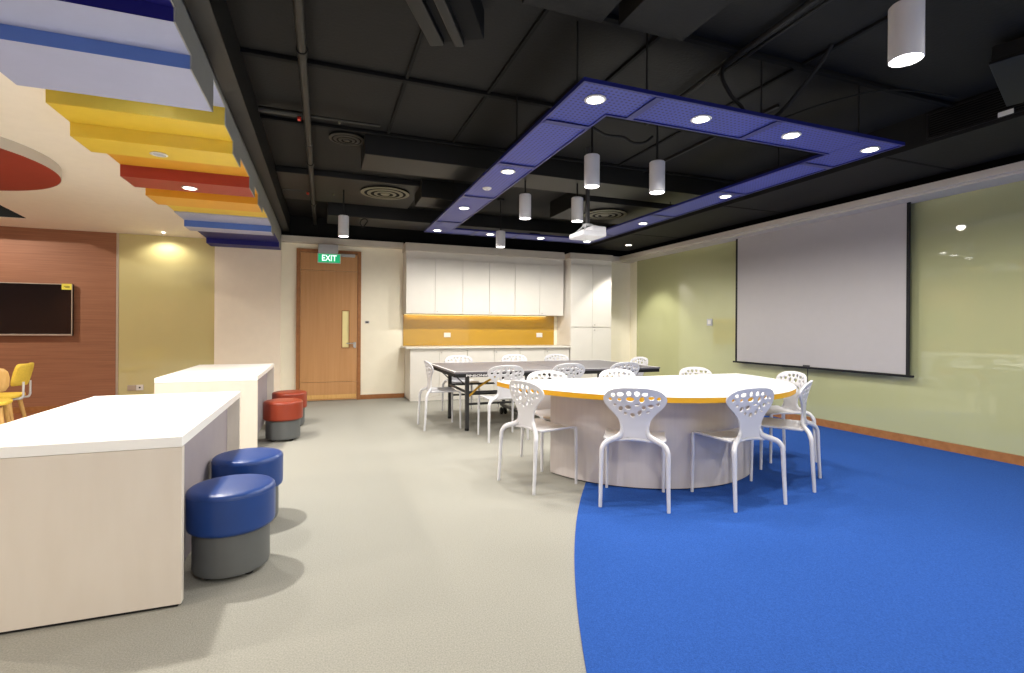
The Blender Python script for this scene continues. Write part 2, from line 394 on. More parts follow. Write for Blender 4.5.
# ------------------------------------------------------------------ kitchenette
ux = [1.297, 1.786, 2.272, 2.758, 3.244, 3.733, 4.216]
def knob(parent, loc):
    MB().lathe([(0, 0), (.006, 0), (.006, .008), (.011, .012), (.009, .020), (0, .022)], n=14).build('knob', M['chrome'], parent, loc).rotation_euler = (PI/2, 0, 0)
wl = ['white wall cabinet above the ochre splashback, at the door end of the row', 'white wall cabinet in the middle of the row above the splashback', 'white wall cabinet of the row next to the tall cabinet']
for k in range(3):
    x0, x2, x1 = ux[2*k], ux[2*k+2], ux[2*k+1]; xm = (x0+x2)/2
    c = thing('wall_cabinet', wl[k], 'cabinet', (xm, YF, 1.45), 0, 'white wall cabinets')
    MB().box((x0-xm+.001, -.33, 0), (x2-xm-.001, -.001, 1.05), .002).build('carcass', M['white'], c)
    for a, b in ((x0, x1), (x1, x2)):
        dd = MB().box((a-xm+.003, -.352, .002), (b-xm-.003, -.332, .93), .002).build('door', M['white'], c)
        if a == x1: knob(dd, (a-xm+.04, -.352, .04))
    MB().box((x0-xm, -.345, .934), (x2-xm, -.331, 1.05)).build('top_filler', M['white'], c)
bl = ['white base cabinet at the door end under the counter', 'white middle base cabinet under the counter', 'white base cabinet under the counter beside the tall cabinet']
bx = [1.335+i*.4825 for i in range(7)]
for k in range(3):
    x0, x1, x2 = bx[2*k:2*k+3]; xm = (x0+x2)/2
    c = thing('base_cabinet', bl[k], 'cabinet', (xm, YF, 0), 0, 'white base cabinets')
    MB().box((x0-xm+.001, -.54, .02), (x2-xm-.001, -.001, .862), .002).build('carcass', M['white'], c)
    MB().box((x0-xm+.001, -.57, .004), (x2-xm-.001, -.541, .07), .002).build('plinth', M['white'], c)
    for a, b in ((x0, x1), (x1, x2)):
        dd = MB().box((a-xm+.003, -.565, .075), (b-xm-.003, -.543, .858), .002).build('door', M['white'], c)
        if a == x1: knob(dd, (a-xm+.04, -.565, .80))
tag(MB().box((1.26, 8.245, .865), (4.235, YF-.022, .892), .004).build('countertop', M['white']), 'long white countertop under the ochre splashback', 'countertop')
tag(MB().box((1.30, YF-.02, .895), (4.18, YF-.002, 1.447), .002).build('splashback', M['ochreglass']), 'glossy ochre glass splashback above the white counter', 'splashback')
for x, lab in ((2.08, 'white socket plate on the ochre splashback, nearer the door'), (3.87, 'white socket plate on the ochre splashback, nearer the tall cabinet')):
    s = thing('wall_socket', lab, 'socket', (x, YF-.021, 1.085), 0, 'socket plates on the splashback')
    MB().box((-.06, -.010, -.04), (.06, 0, .04), .003).build('plate', M['plate'], s)
    for q in (-.035, .035): MB().box((q-.015, -.0125, -.018), (q+.015, -.0102, .018), .001).build('switch', M['plate'], s)
ls = thing('led_strip', 'glowing yellow light strip under the white wall cabinets', 'light strip', (2.65, 8.80, 1.437))
MB().box((-1.34, -.012, 0), (1.34, .012, .011), .002).build('housing', M['plate'], ls)
MB().box((-1.335, -.010, -.004), (1.335, .010, -.0005)).build('diffuser', M['ledstrip'], ls)
tc = thing('tall_cabinet', 'tall white cupboard at the right end of the counter', 'cabinet', (4.68, YF, 0))
MB().box((-.43, -.56, .02), (.43, -.001, 2.5), .002).build('carcass', M['white'], tc)
for z0, z1 in ((.08, 1.232), (1.244, 2.40)):
    for a, b in ((-.43, .02), (.02, .43)):
        dd = MB().box((a+.003, -.582, z0), (b-.003, -.562, z1), .002).build('door', M['white'], tc)
        if a > 0: knob(dd, (a+.045, -.582, z1-.045 if z0 < 1 else z0+.045))
MB().box((-.43, -.58, .004), (.43, -.561, .075)).build('plinth', M['white'], tc)
MB().box((-.43, -.575, 2.404), (.43, -.561, 2.5)).build('top_filler', M['white'], tc)

# ------------------------------------------------------------------ right wall
gp = thing('glass_panel', 'long green glossy glass panel covering the right wall', 'glass panel', (XR, 2.5, 0))
MB().box((-.02, -5.9, .091), (-.001, 6.08, 2.57), .002).build('pane', M['greenglass'], gp)
ps = thing('projector_screen', 'grey white pulled-down projector screen with black side borders', 'projector screen', (5.80, 4.705, 0))
MB().box((-.002, -1.165, .745), (.002, 1.165, 2.57)).build('screen_fabric', M['screen'], ps)
for q in (-1.1825, 1.1825): MB().box((-.004, q-.0175, .735), (.004, q+.0175, 2.57)).build('border', M['rubber'], ps)
MB().box((-.014, -1.24, .718), (.014, 1.24, .742), .006).build('bottom_bar', M['rubber'], ps)
MB().box((-.02, -.05, .735), (-.0145, .05, .765), .003).tube([(-.017, -.02, .73), (-.017, -.02, .47)], .005, 8).box((-.024, -.028, .44), (-.010, -.012, .47), .003).build('pull_cord', M['charcoal'], ps)
sw = thing('wall_switch', 'pale switch plate on the green glass left of the screen', 'switch', (XR-.0205, 6.54, 1.33))
MB().box((-.012, -.06, -.055), (0, .06, .055), .004).build('plate', M['plategrey'], sw)
MB().box((-.016, -.035, -.03), (-.0122, .035, .03), .002).build('rocker', M['plate'], sw)

# ------------------------------------------------------------------ desks
def desk(name_lab, x0, x1, y0, y1, h):
    c = thing('desk', name_lab, 'desk', ((x0+x1)/2, (y0+y1)/2, 0), 0, 'white slab desks')
    w, l = (x1-x0)/2, (y1-y0)/2
    MB().box((-w, -l, h-.045), (w, l, h), .003).build('desktop', M['tabletop'], c)
    for a, b in ((-l, -l+.04), (l-.04, l)):
        MB().box((-w, a, .012), (w, b, h-.046), .003).build('side_panel', M['desklam'], c)
        MB().box((-w+.015, a+.008, .001), (w-.015, b-.008, .0115)).build('foot_strip', M['rubber'], c)
    MB().box((w-.10, -l+.041, .03), (w-.078, l-.041, h-.046)).build('modesty_panel', M['deskinner'], c)
    return c
desk('white slab desk in front, beside the blue stools', -1.44, -.565, 2.535, 4.175, .735)
desk('white slab desk further back, beside the red stools', -1.435, -.59, 5.44, 7.22, .735)

# ------------------------------------------------------------------ stools
def make_stool(m, lab):
    c = thing('stool', lab, 'stool', (0, 0, 0), 0, 'round padded stools by the desks')
    R = .197
    prof = [(0, .425), (.11, .4245), (.165, .4225), (.184, .418), (.194, .409), (R, .396), (R, .245), (.194, .231), (.184, .223), (.165, .221), (0, .221)]
    sb = MB().lathe(prof, n=64).build('seat', m, c)
    MB().lathe([(R+.0005, .398), (R+.0015, .396), (R+.0005, .394)], n=64).build('seam', m, sb)
    MB().lathe([(0, .220), (.172, .220), (.172, .045), (.168, .026), (.152, .018), (0, .018)], n=64).build('base', M['greybase'], c)
    for k in range(4):
        a = PI/4+k*PI/2
        MB().cyl((.12*math.cos(a), .12*math.sin(a), 0), .022, .0175, 16).build('glide', M['rubber'], c)
    return c
s1 = make_stool(M['bluevinyl'], 'blue padded stool with grey base, nearest the camera')
s1.location = (-.421, 2.86, 0)
copy_thing(s1, (-.428, 3.50, 0), .6, 'blue padded stool with grey base, behind the nearest blue one')
s3 = make_stool(M['redvinyl'], 'red padded stool with grey base, in front of the other red one')
s3.location = (-.395, 5.95, 0)
copy_thing(s3, (-.375, 6.72, 0), .4, 'red padded stool with grey base, nearest the oak door')

# ------------------------------------------------------------------ perforated white chair
PX = .00138
def back_y(z):      # profile of the backrest, front is +y
    pts = [(.40, -.128), (.46, -.130), (.52, -.129), (.60, -.134), (.70, -.152), (.81, -.185)]
    for (a, ya), (b, yb) in zip(pts, pts[1:]):
        if z <= b: t = (z-a)/(b-a); return ya+(yb-ya)*t
    return pts[-1][1]
def make_backrest():
    half = [(0, .810), (40, .8088), (75, .804), (108, .793), (132, .775), (147, .752), (153, .728), (150, .705), (140, .682), (122, .655), (103, .630), (86, .602), (74, .574), (65, .545), (62, .520), (64, .495), (72, .470), (84, .452)]
    out = [(x*PX, z) for x, z in half]
    # resample outline smoothly
    def cr_(pts, k=3):
        o = []
        for i in range(len(pts)-1):
            p0 = Vector(pts[max(i-1, 0)]); p1 = Vector(pts[i]); p2 = Vector(pts[i+1]); p3 = Vector(pts[min(i+2, len(pts)-1)])
            for q in range(k):
                t = q/k; o.append(.5*((2*p1)+(p2-p0)*t+(2*p0-5*p1+4*p2-p3)*t*t+(3*p1-p0-3*p2+p3)*t**3))
        o.append(Vector(pts[-1])); return o
    right = cr_(out)
    poly = [Vector((p.x, p.y)) for p in right] + [Vector((-p.x, p.y)) for p in reversed(right[1:])]
    holes = [(88, 80, 10, 9, 0), (123, 75, 16, 10, .1), (165, 70, 11, 12, 0), (204, 70, 13, 12, 0), (242, 72, 13, 9, 0), (272, 91, 14, 11, 0), (308, 95, 10, 10, 0), (74, 103, 9, 8, 0), (119, 103, 10, 8, 0),
             (171, 99, 19, 12, 0), (227, 100, 12, 15, -.2), (97, 130, 8, 7, 0), (125, 148, 11, 13, -.5), (161, 140, 14, 11, 0), (205, 127, 12, 5, 0), (236, 140, 9, 11, .2), (270, 131, 13, 10, 0), (303, 122, 9, 8, 0),
             (183, 178, 11, 11, 0), (217, 165, 9, 14, -.4), (255, 162, 9, 5, .2), (148, 170, 8, 7, 0), (272, 110, 0, 0, 0)]
    hp = []
    for hx, hy, a, b, r in holes:
        if a == 0: continue
        cx_, cz_ = (hx-193)*PX, .81-(hy-40)*PX
        hp.append((cx_, cz_, a*PX*1.05, b*PX*1.05, r))
    verts = []; edges = []
    def ring(pts):
        n0 = len(verts); verts.extend(pts); n = len(pts)
        edges.extend((n0+i, n0+(i+1) % n) for i in range(n))
    ring(poly)
    for cx_, cz_, a, b, r in hp:
        ring([Vector((cx_+a*math.cos(t)*math.cos(r)-b*math.sin(t)*math.sin(r), cz_+a*math.cos(t)*math.sin(r)+b*math.sin(t)*math.cos(r))) for t in (2*PI*k/14 for k in range(14))])
    def inside(p, pg):
        c = False; n = len(pg)
        for i in range(n):
            a, b = pg[i], pg[i-1]
            if (a.y > p.y) != (b.y > p.y) and p.x < (b.x-a.x)*(p.y-a.y)/(b.y-a.y)+a.x: c = not c
        return c
    def inhole(p, m=1.0):
        for cx_, cz_, a, b, r in hp:
            dx, dz = p.x-cx_, p.y-cz_
            u = dx*math.cos(r)+dz*math.sin(r); v = -dx*math.sin(r)+dz*math.cos(r)
            if (u/(a*m))**2+(v/(b*m))**2 < 1: return True
        return False
    z = .455
    while z < .81:
        x = -.22
        while x < .22:
            p = Vector((x+random.uniform(-.001, .001), z+random.uniform(-.001, .001)))
            if inside(p, poly) and not inhole(p, 1.35) and min((p-q).length for q in poly) > .007: verts.append(p)
            x += .017
        z += .017
    vo, eo, fo, *_ = delaunay_2d_cdt(verts, edges, [], 0, 1e-6)
    bm = bmesh.new()
    vs = []
    for p in vo:
        y = back_y(p.y)+ .55*p.x*p.x*max(0, min(1, (p.y-.55)/.2)) + .25*p.x*p.x
        vs.append(bm.verts.new((p.x, y, p.y)))
    for f in fo:
        c = sum((Vector(vo[i]) for i in f), Vector((0, 0)))/len(f)
        if inside(c, poly) and not inhole(c, .985):
            try: bm.faces.new([vs[i] for i in f])
            except ValueError: pass
    loose = [v for v in bm.verts if not v.link_faces]
    bmesh.ops.delete(bm, geom=loose, context='VERTS')
    bmesh.ops.recalc_face_normals(bm, faces=bm.faces[:])
    me = bpy.data.meshes.new('backrest'); bm.to_mesh(me); bm.free()
    o = bpy.data.objects.new('tmp', me); COL.objects.link(o)
    s = o.modifiers.new('s', 'SOLIDIFY'); s.thickness = .013; s.offset = 0
    b = o.modifiers.new('b', 'BEVEL'); b.width = .0035; b.segments = 2; b.limit_method = 'ANGLE'; b.angle_limit = math.radians(50)
    bpy.context.view_layer.update()
    m2 = bpy.data.meshes.new_from_object(o.evaluated_get(bpy.context.evaluated_depsgraph_get()))
    bpy.data.objects.remove(o)
    for p in m2.polygons: p.use_smooth = True
    m2.set_sharp_from_angle(angle=math.radians(60)); m2.materials.append(M['plastic'])
    return m2
back_mesh = make_backrest()
def make_chair(lab, grp):
    c = thing('chair', lab, 'chair', (0, 0, 0), 0, grp)
    b = bpy.data.objects.new('backrest', back_mesh); COL.objects.link(b); b.parent = c
    # seat shell
    bm = MB(); hw = .214
    xs = [-hw, -.20, -.16, -.11, -.05, 0, .05, .11, .16, .20, hw]
    yy = [-.145, -.135, -.12, -.09, -.04, .03, .10, .155, .19, .21, .222]
    def wid(y):
        if y < -.11: return hw-(-.11-y)*.35
        if y > .188: return hw-(y-.188)*.5
        return hw-.004*math.cos(y*10)
    def zz(x, y):
        z = .449+.010*(abs(x)/hw)**3-.006*math.cos(x/hw*1.3)
        if y < -.08: z += .018*((-.08-y)/.065)**2*max(0, 1-(abs(x)/.12)**2)
        if y > .158: z -= .016*((y-.158)/.065)**2
        return z
    top = []; V = []; n, m = len(xs), len(yy)
    for y in yy:
        for x in xs: xx = x/hw*wid(y); V.append((xx, y, zz(xx, y)))
    for y in yy:
        for x in xs: xx = x/hw*wid(y); V.append((xx, y, zz(xx, y)-.016))
    Fc = []
    for j in range(m-1):
        for i in range(n-1):
            a = j*n+i; Fc.append((a, a+1, a+n+1, a+n)); q = a+n*m; Fc.append((q, q+n, q+n+1, q+1))
    rim = [i for i in range(n)]+[j*n+n-1 for j in range(1, m)]+[(m-1)*n+i for i in range(n-2, -1, -1)]+[j*n for j in range(m-2, 0, -1)]
    for k in range(len(rim)):
        a, b2 = rim[k], rim[(k+1) % len(rim)]; Fc.append((b2, a, a+n*m, b2+n*m))
    bm.raw(V, Fc); bmesh.ops.recalc_face_normals(bm.bm, faces=bm.bm.faces[:])
    ed = [e for e in bm.bm.edges if len(e.link_faces) == 2 and e.calc_face_angle(0) > .9]
    bmesh.ops.bevel(bm.bm, geom=ed, offset=.005, segments=2, affect='EDGES', profile=.5)
    bm.build('seat', M['plastic'], c, angle=50)
    for s in (-1, 1):
        pts = [(.112, -.131, .612), (.097, -.129, .575), (.087, -.128, .540), (.084, -.128, .512), (.090, -.130, .488), (.107, -.138, .468), (.134, -.152, .455), (.166, -.170, .443), (.194, -.187, .427), (.211, -.199, .400), (.217, -.206, .365), (.219, -.214, .2), (.222, -.226, 0)]
        rr = [.004, .0075, .011, .0145, .018, .0205, .0205, .0195, .018, .017, .0162, .014, .0115]
        fl = [1.2, .95, .8, .72, .7, .72, .8, .85, .9, 1, 1, 1, 1]
        MB().tube([(s*x, y, z) for x, y, z in pts], rr, 12, fl, 5).build('leg', M['plastic'], c, angle=60)
        MB().tube([(s*.200, .204, .444), (s*.204, .207, .40), (s*.206, .209, .2), (s*.207, .211, 0)], [.014, .014, .0125, .0105], 12, None, 3).build('leg', M['plastic'], c, angle=60)
    return c
GA, GB = 'white perforated chairs around the half-round table', 'white perforated chairs around the table tennis table'
def ang(dx, dy): return math.atan2(dy, dx)-PI/2
chairs = [
 (2.079, 3.045, ang(.252, .362), 'white perforated chair with its back squarely to the camera at the curved table front', GA),
 (2.785, 2.825, ang(0, 1), 'white perforated chair turned slightly, second from the right on the curved table front', GA),
 (3.495, 3.030, ang(-.55, .835), 'white perforated chair seen edge-on at the right end of the curved table', GA),
 (4.06, 3.60, ang(-.97, .24), 'white perforated chair behind the edge-on one, nearest the projector screen', GA),
 (1.598, 3.647, ang(.432, .124), 'white perforated chair at the left tip of the curved table, on beige carpet', GA),
 (1.985, 4.20, ang(0, -1), 'white perforated chair on the straight side of the curved table, nearest its left tip', GA),
 (2.71, 4.13, ang(.02, -1), 'white perforated chair at the middle of the straight side of the curved table', GA),
 (3.66, 4.135, ang(.0, -1), 'white perforated chair on the straight side of the curved table, nearest its right end', GA),
 (1.35, 6.115, ang(1, 0), 'white perforated chair at the left end of the table tennis table', GB),
 (1.87, 5.29, ang(0, 1), 'white perforated chair on the near side of the table tennis table, beside its lettering', GB),
 (2.69, 5.40, ang(0, 1), 'white perforated chair at the middle of the near side of the table tennis table', GB),
 (3.42, 5.36, ang(-.05, 1), 'white perforated chair on the near side of the table tennis table, at its right', GB),
 (4.14, 6.16, ang(-1, 0), 'white perforated chair at the right end of the table tennis table, before the green glass', GB),
 (1.86, 7.02, ang(0, -1), 'white perforated chair on the far side of the table tennis table, nearest the oak door', GB),
 (2.76, 7.10, ang(.03, -1), 'white perforated chair at the middle of the far side of the table tennis table', GB),
 (3.45, 7.05, ang(0, -1), 'white perforated chair on the far side of the table tennis table, nearest the tall cupboard', GB)]
proto = None
for x, y, a, lab, grp in chairs:
    if proto is None:
        proto = make_chair(lab, grp); proto.location = (x, y, .004); proto.rotation_euler.z = a
    else:
        onblue = math.hypot(x-ccx, y-ccy) < cR+.25
        copy_thing(proto, (x, y, .004 if onblue else 0), a, lab, grp)

# ------------------------------------------------------------------ half-round table
tb = thing('table', 'large half-round white table with yellow edge and curved base', 'table', (2.815, 4.24, 0))
a_, b_ = 1.365, 1.49
half = [(a_*math.cos(t), -b_*math.sin(t)) for t in (PI*i/72 for i in range(73))]
MB().prism(half[::-1], .737, .741).build('tabletop', M['tabletop'], tb, angle=30)
sc = [(x*.9995, y*.9995-.0002) for x, y in half]
MB().prism(sc[::-1], .700, .7365).build('edge_band', M['yellowedge'], tb, angle=30)
Rb = 1.03
arc = [(-.035+Rb*math.cos(t), -.145-Rb*math.sin(t)) for t in (math.radians(15)+math.radians(150)*i/60 for i in range(61))]
MB().prism(arc[::-1], .014, .699).build('base', M['tablebase'], tb, angle=30)
arc2 = [(x*.985, y*.985-.004) for x, y in arc]
MB().prism(arc2[::-1], .0045, .0138).build('plinth', M['rubber'], tb, angle=30)

# ------------------------------------------------------------------ table tennis table
tt = thing('table_tennis_table', 'dark grey folding table tennis table with white edge lines', 'table', (2.735, 6.225, 0))
hx, hy, zt = 1.367, .778, .72
MB().box((-hx, -hy, zt-.022), (-.004, hy, zt), .002).box((.004, -hy, zt-.022), (hx, hy, zt), .002).build('playing_top', M['pinglass'], tt)
mb = MB(); e = .0006
for s in (-1, 1):
    mb.box((-hx+.001, s*hy-s*.02-.01, zt), (hx-.001, s*hy-s*.02+.012, zt+e)); mb.box((s*hx-s*.02-.01, -hy+.031, zt), (s*hx-s*.02+.012, hy-.031, zt+e))
mb.build('boundary_lines', M['lineswhite'], tt)
mb = MB()
for s in (-1, 1):
    mb.box((-hx+.012, s*(hy-.012)-.012, zt-.062), (hx-.012, s*(hy-.012)+.008, zt-.0225), .002)
    mb.box((s*(hx-.014)-.008, -hy+.025, zt-.062), (s*(hx-.014)+.008, hy-.025, zt-.0225), .002)
mb.build('apron', M['rubber'], tt)
me = text_mesh('PINSONIC', .034, .0006); me.materials.append(M['lineswhite'])
t = bpy.data.objects.new('lettering', me); COL.objects.link(t); t.parent = tt; t.location = (-1.10, -hy-.0012, zt-.044); t.rotation_euler = (PI/2, 0, 0); t.scale = (1.75, 1, 1)
for sx in (-1, 1):
    for sy_ in (-1, 1):
        lx, ly = sx*1.14, sy_*.43-.05
        l = MB().box((lx-.022, ly-.022, .03), (lx+.022, ly+.022, zt-.063), .004).build('leg', M['charcoal'], tt)
        MB().cyl((lx, ly, .0005), .026, .03, 16).build('foot_cap', M['rubber'], l)
for sx in (-1, 1):
    x = sx*.36
    mb = MB()
    for sy_ in (-1, 1):
        mb.box((x-.02, sy_*.43-.02, .11), (x+.02, sy_*.43+.02, zt-.063), .004)
    mb.box((x-.018, -.43, .40), (x+.018, .43, .43), .003).box((x-.02, -.52, .12), (x+.02, .52, .155), .003)
    mb.build('centre_frame', M['charcoal'], tt)
    mb = MB()
    for sy_ in (-.43, .43):
        for o_ in (-.028, .028):
            bm2 = MB().lathe([(0, -.012), (.045, -.012), (.05, -.008), (.05, .008), (.045, .012), (0, .012)], n=24)
            bm2.bm.transform(Matrix.Translation((x+o_, sy_, .055)) @ Matrix.Rotation(PI/2, 4, 'Y'))
            me = bpy.data.meshes.new('q'); bm2.bm.to_mesh(me); bm2.bm.free()
            w = bpy.data.objects.new('wheel', me); COL.objects.link(w); w.parent = tt; me.materials.append(M['rubber'])
            for p in me.polygons: p.use_smooth = True
            me.set_sharp_from_angle(angle=.7)
        mb.tube([(x, sy_, .12), (x, sy_, .055)], .008).tube([(x-.045, sy_, .055), (x+.045, sy_, .055)], .006)
    mb.build('caster_fork', M['charcoal'], tt)
mb = MB()
for yy_ in (-.47, .38):
    mb.box((-1.14, yy_-.012, .44), (1.14, yy_+.012, .465), .003)
    mb.box((-1.14, yy_-.012, .30), (-.36, yy_+.012, .325), .003)
mb.box((-1.152, -.48, .44), (-1.128, .38, .465), .003).box((1.128, -.48, .44), (1.152, .38, .465), .003)
mb.box((-.36, -.03, .13), (.36, .03, .155), .003)
mb.build('crossbar', M['charcoal'], tt)
MB().tube([(-1.28, -.45, .655), (-1.16, -.45, .54)], .008).tube([(1.28, -.45, .655), (1.16, -.45, .54)], .008).tube([(-1.28, .36, .655), (-1.16, .36, .54)], .008).build('brace', M['charcoal'], tt)
MB().tube([(-.80, -.60, .655), (-.98, -.50, .53), (-1.12, -.475, .40)], [.012, .013, .012], 8, [.35, .35, .35], 5).build('strap', M['strap'], tt)

# ------------------------------------------------------------------ yellow chairs in the far left
def cafe_chair(lab, loc, rz, wooden_back):
    c = thing('cafe_chair', lab, 'chair', loc, rz, 'cafe chairs by the wood panelling')
    W = .20
    mb = MB()
    seat = [(W*(abs(math.cos(t))**.6)*(1 if math.cos(t) > 0 else -1), .20*(abs(math.sin(t))**.6)*(1 if math.sin(t) > 0 else -1)) for t in (2*PI*k/40 for k in range(40))]
    mb.prism(seat, .43, .465, bev=.012).build('seat', M['yellowfabric'], c)
    # curved backrest pad
    mb = MB(); V = []; n = 13
    prof = [(.56, .14), (.575, .175), (.62, .20), (.70, .205), (.755, .195), (.785, .17), (.795, .13)]
    for side in (0, 1):
        for z, w in prof:
            for i in range(n):
                u = -1+2*i/(n-1); x = u*w; y = -.205-(z-.56)*.22+.05*u*u-(.028 if side else 0)
                V.append((x, y, z))
    Fc = []; m = len(prof)
    for j in range(m-1):
        for i in range(n-1):
            a = j*n+i; Fc.append((a, a+n, a+n+1, a+1)); q = a+m*n; Fc.append((q, q+1, q+n+1, q+n))
    rim = list(range(n))+[j*n+n-1 for j in range(1, m)]+[(m-1)*n+i for i in range(n-2, -1, -1)]+[j*n for j in range(m-2, 0, -1)]
    for k in range(len(rim)):
        a, b2 = rim[k], rim[(k+1) % len(rim)]; Fc.append((a, b2, b2+m*n, a+m*n))
    mb.raw(V, Fc); bmesh.ops.recalc_face_normals(mb.bm, faces=mb.bm.faces[:])
    bk = mb.build('backrest', M['yellowfabric'], c, angle=60)
    if wooden_back:
        mb = MB(); V2 = [(x*1.03, y-.006, .56+(z-.56)*1.03) for x, y, z in V[m*n:]]+[(x*1.03, y-.016, .56+(z-.56)*1.03) for x, y, z in V[m*n:]]
        mb.raw(V2, Fc); bmesh.ops.recalc_face_normals(mb.bm, faces=mb.bm.faces[:])
        mb.build('back_shell', M['lightwood'], c, angle=60)
    mb = MB()
    for s in (-1, 1):
        mb.tube([(s*.09, -.235, .60), (s*.09, -.235, .50), (s*.09, -.23, .44), (s*.09, -.18, .415), (s*.09, .14, .412)], .011, 10, None, 4)
    mb.box((-.13, -.16, .405), (.13, -.13, .425), .004).box((-.13, .11, .405), (.13, .14, .425), .004)
    mb.build('frame', M['plastic'], c)
    for sx in (-1, 1):
        for s2 in (-1, 1):
            MB().tube([(sx*.13, s2*.13, .405), (sx*.185, s2*.20, 0)], [.022, .013], 14).build('leg', M['lightwood'], c)
    return c
cafe_chair('yellow padded cafe chair facing left beside the wood panelling', (-3.27, 7.02, 0), PI/2+.1, False)
cafe_chair('cafe chair with a light wooden back shell, at the left photo edge', (-3.10, 6.42, 0), .30, True)

# ------------------------------------------------------------------ black ceiling fittings
tn = [5]
def trim(mb, m, lab):
    o = struct('trim_%d' % tn[0], mb, m, lab); tn[0] += 1; return o
for y in (-1.0, 1.2, 2.5, 3.65, 4.74): trim(MB().box((-.505, y-.02, ZC-.03), (4.6, y+.02, ZC-.001), .004), M['blackdeep'], 'joint bar across the black ceiling')
for x in (.55, 1.16, 1.9, 3.0): trim(MB().box((x-.012, YB, ZC-.02), (x+.012, 4.72, ZC-.001), .003), M['blackdeep'], 'joint bar along the black ceiling')
# bulkhead along the right wall with a grille
bk = MB().box((4.62, YB, 2.735), (5.60, 8.45, ZC-.001), .004)
struct('ceiling_bulkhead', bk, M['black'], 'dark boxed bulkhead along the right wall')
for y in (1.2, 3.0, 4.9, 6.9): trim(MB().box((4.63, y-.012, 2.731), (5.59, y+.012, 2.7345)), M['blackdeep'], 'panel joint under the right bulkhead')
gr = thing('air_grille', 'black linear air grille in the bulkhead face, top right', 'air grille', (4.62, 2.2, 2.765))
mb = MB(); mb.box((-.014, -.5, 0), (-.001, .47, .02), .002).box((-.014, -.5, .2), (-.001, .47, .215), .002).box((-.014, -.5, .02), (-.001, -.48, .2), .002).box((-.014, .45, .02), (-.001, .47, .2), .002)
mb.build('frame', M['darkmetal'], gr)
mb = MB()
for k in range(9): mb.box((-.011, -.48, .03+k*.019), (-.003, .45, .036+k*.019))
mb.build('blades', M['darkmetal'], gr)
MB().box((-.0025, -.48, .02), (-.0008, .45, .2)).build('backing', M['blackdeep'], gr)
# ducts and dropped boxes
def dbox(name, lab, cat, a, b, m='black', grp=None):
    o = MB().box(a, b, .008).build(name, M[m]); return tag(o, lab, cat, grp)
dbox('ceiling_duct', 'black boxed duct at the top edge, left of the slot', 'duct', (.93, .9, 2.85), (1.39, 2.37, ZC-.001), grp='black boxed ducts')
dbox('ceiling_duct', 'black boxed duct at the top edge, right of the slot', 'duct', (1.49, .9, 2.85), (1.91, 2.36, ZC-.001), grp='black boxed ducts')
dbox('ceiling_duct', 'long dark cross duct between the blue panels and the far diffuser', 'duct', (.35, 4.80, 2.80), (4.60, 5.30, ZC-.001), 'darkmetal', 'black boxed ducts')
dbox('ceiling_duct', 'dark low duct carrying the round diffuser on the left', 'duct', (-.50, 6.14, 2.93), (1.14, 7.38, ZC-.001), 'darkmetal', 'black boxed ducts')
dbox('ceiling_duct', 'dark low duct carrying the round diffuser behind the projector', 'duct', (3.0, 5.45, 2.775), (4.3, 6.5, ZC-.001), 'darkmetal', 'black boxed ducts')
dbox('ceiling_duct', 'dark cross duct just before the back wall', 'duct', (.05, 7.6, 2.80), (4.6, 8.25, ZC-.001), 'darkmetal', 'black boxed ducts')
dbox('ceiling_duct', 'short grey duct piece beside the left diffuser', 'duct', (1.10, 6.05, 2.78), (1.75, 6.55, ZC-.001), 'darkmetal', 'black boxed ducts')
def diffuser(lab, loc, R, m='diffuser'):
    c = thing('ceiling_diffuser', lab, 'diffuser', loc, 0, 'round ceiling air diffusers')
    for ra, rb, z in ((1, .88, .004), (.74, .62, -.002), (.46, .36, -.006)):
        MB().lathe([(R*ra, z+.008), (R*ra, z+.004), (R*rb, z), (R*rb-.006, z), (R*rb-.006, z+.006), (R*rb, z+.008), (R*ra, z+.008)], n=48).build('cone_ring', M[m], c)
    MB().lathe([(0, -.006), (R*.17, -.006), (R*.2, .004), (0, .006)], n=36).build('centre_cap', M[m], c)
    MB().lathe([(0, .0285), (R*.99, .0285), (R*.99, .0125), (0, .0125)], n=48).build('backing', M['blackdeep'], c)
    return c
diffuser('round grey air diffuser left of the blue panels', (.731, 6.556, 2.90), .30)
diffuser('round grey air diffuser behind the projector', (3.57, 5.95, 2.745), .29)
diffuser('round air diffuser tight to the black slab, partly hidden behind the pipe side ducts', (.20, 4.98, 2.965), .16, 'brown_pipe')
# pipe with couplings
pp = thing('ceiling_pipe', 'dark pipe running along the black ceiling beside the beam', 'pipe', (-.13, 0, 2.895))
MB().tube([(0, YB+.1, 0), (0, 8.82, 0)], .027, 16).build('pipe_run', M['brown_pipe'], pp)
for y in (1.0, 3.35, 5.6, 7.4): MB().tube([(0, y-.04, 0), (0, y+.04, 0)], .034, 16).build('coupling', M['darkmetal'], pp)
for y in (2.6, 5.0, 7.9): MB().tube([(0, y, .025), (0, y, ZC-2.897)], .006, 8).tube([(0, y-.008, 0), (0, y+.008, 0)], .031, 16).build('hanger', M['charcoal'], pp)
for y, lab in ((4.45, 'thin sprinkler branch pipe with red valve, nearer the camera'), (6.9, 'thin sprinkler branch pipe with red valve, nearer the back wall')):
    b = thing('sprinkler_branch', lab, 'pipe', (0, y, 2.94), 0, 'sprinkler branches')
    MB().tube([(-.49, 0, 0), (-.17, 0, 0)], .024, 14).tube([(-.17, 0, 0), (.45, 0, 0)], .011, 12).build('branch_pipe', M['brown_pipe'], b)
    MB().box((-.205, -.02, -.05), (-.175, .02, -.0245), .006).build('red_valve', M['redpaint'], b)
    MB().tube([(.12, 0, -.011), (.12, 0, -.03)], .010, 12).build('brass_head', M['diffuser'], b)
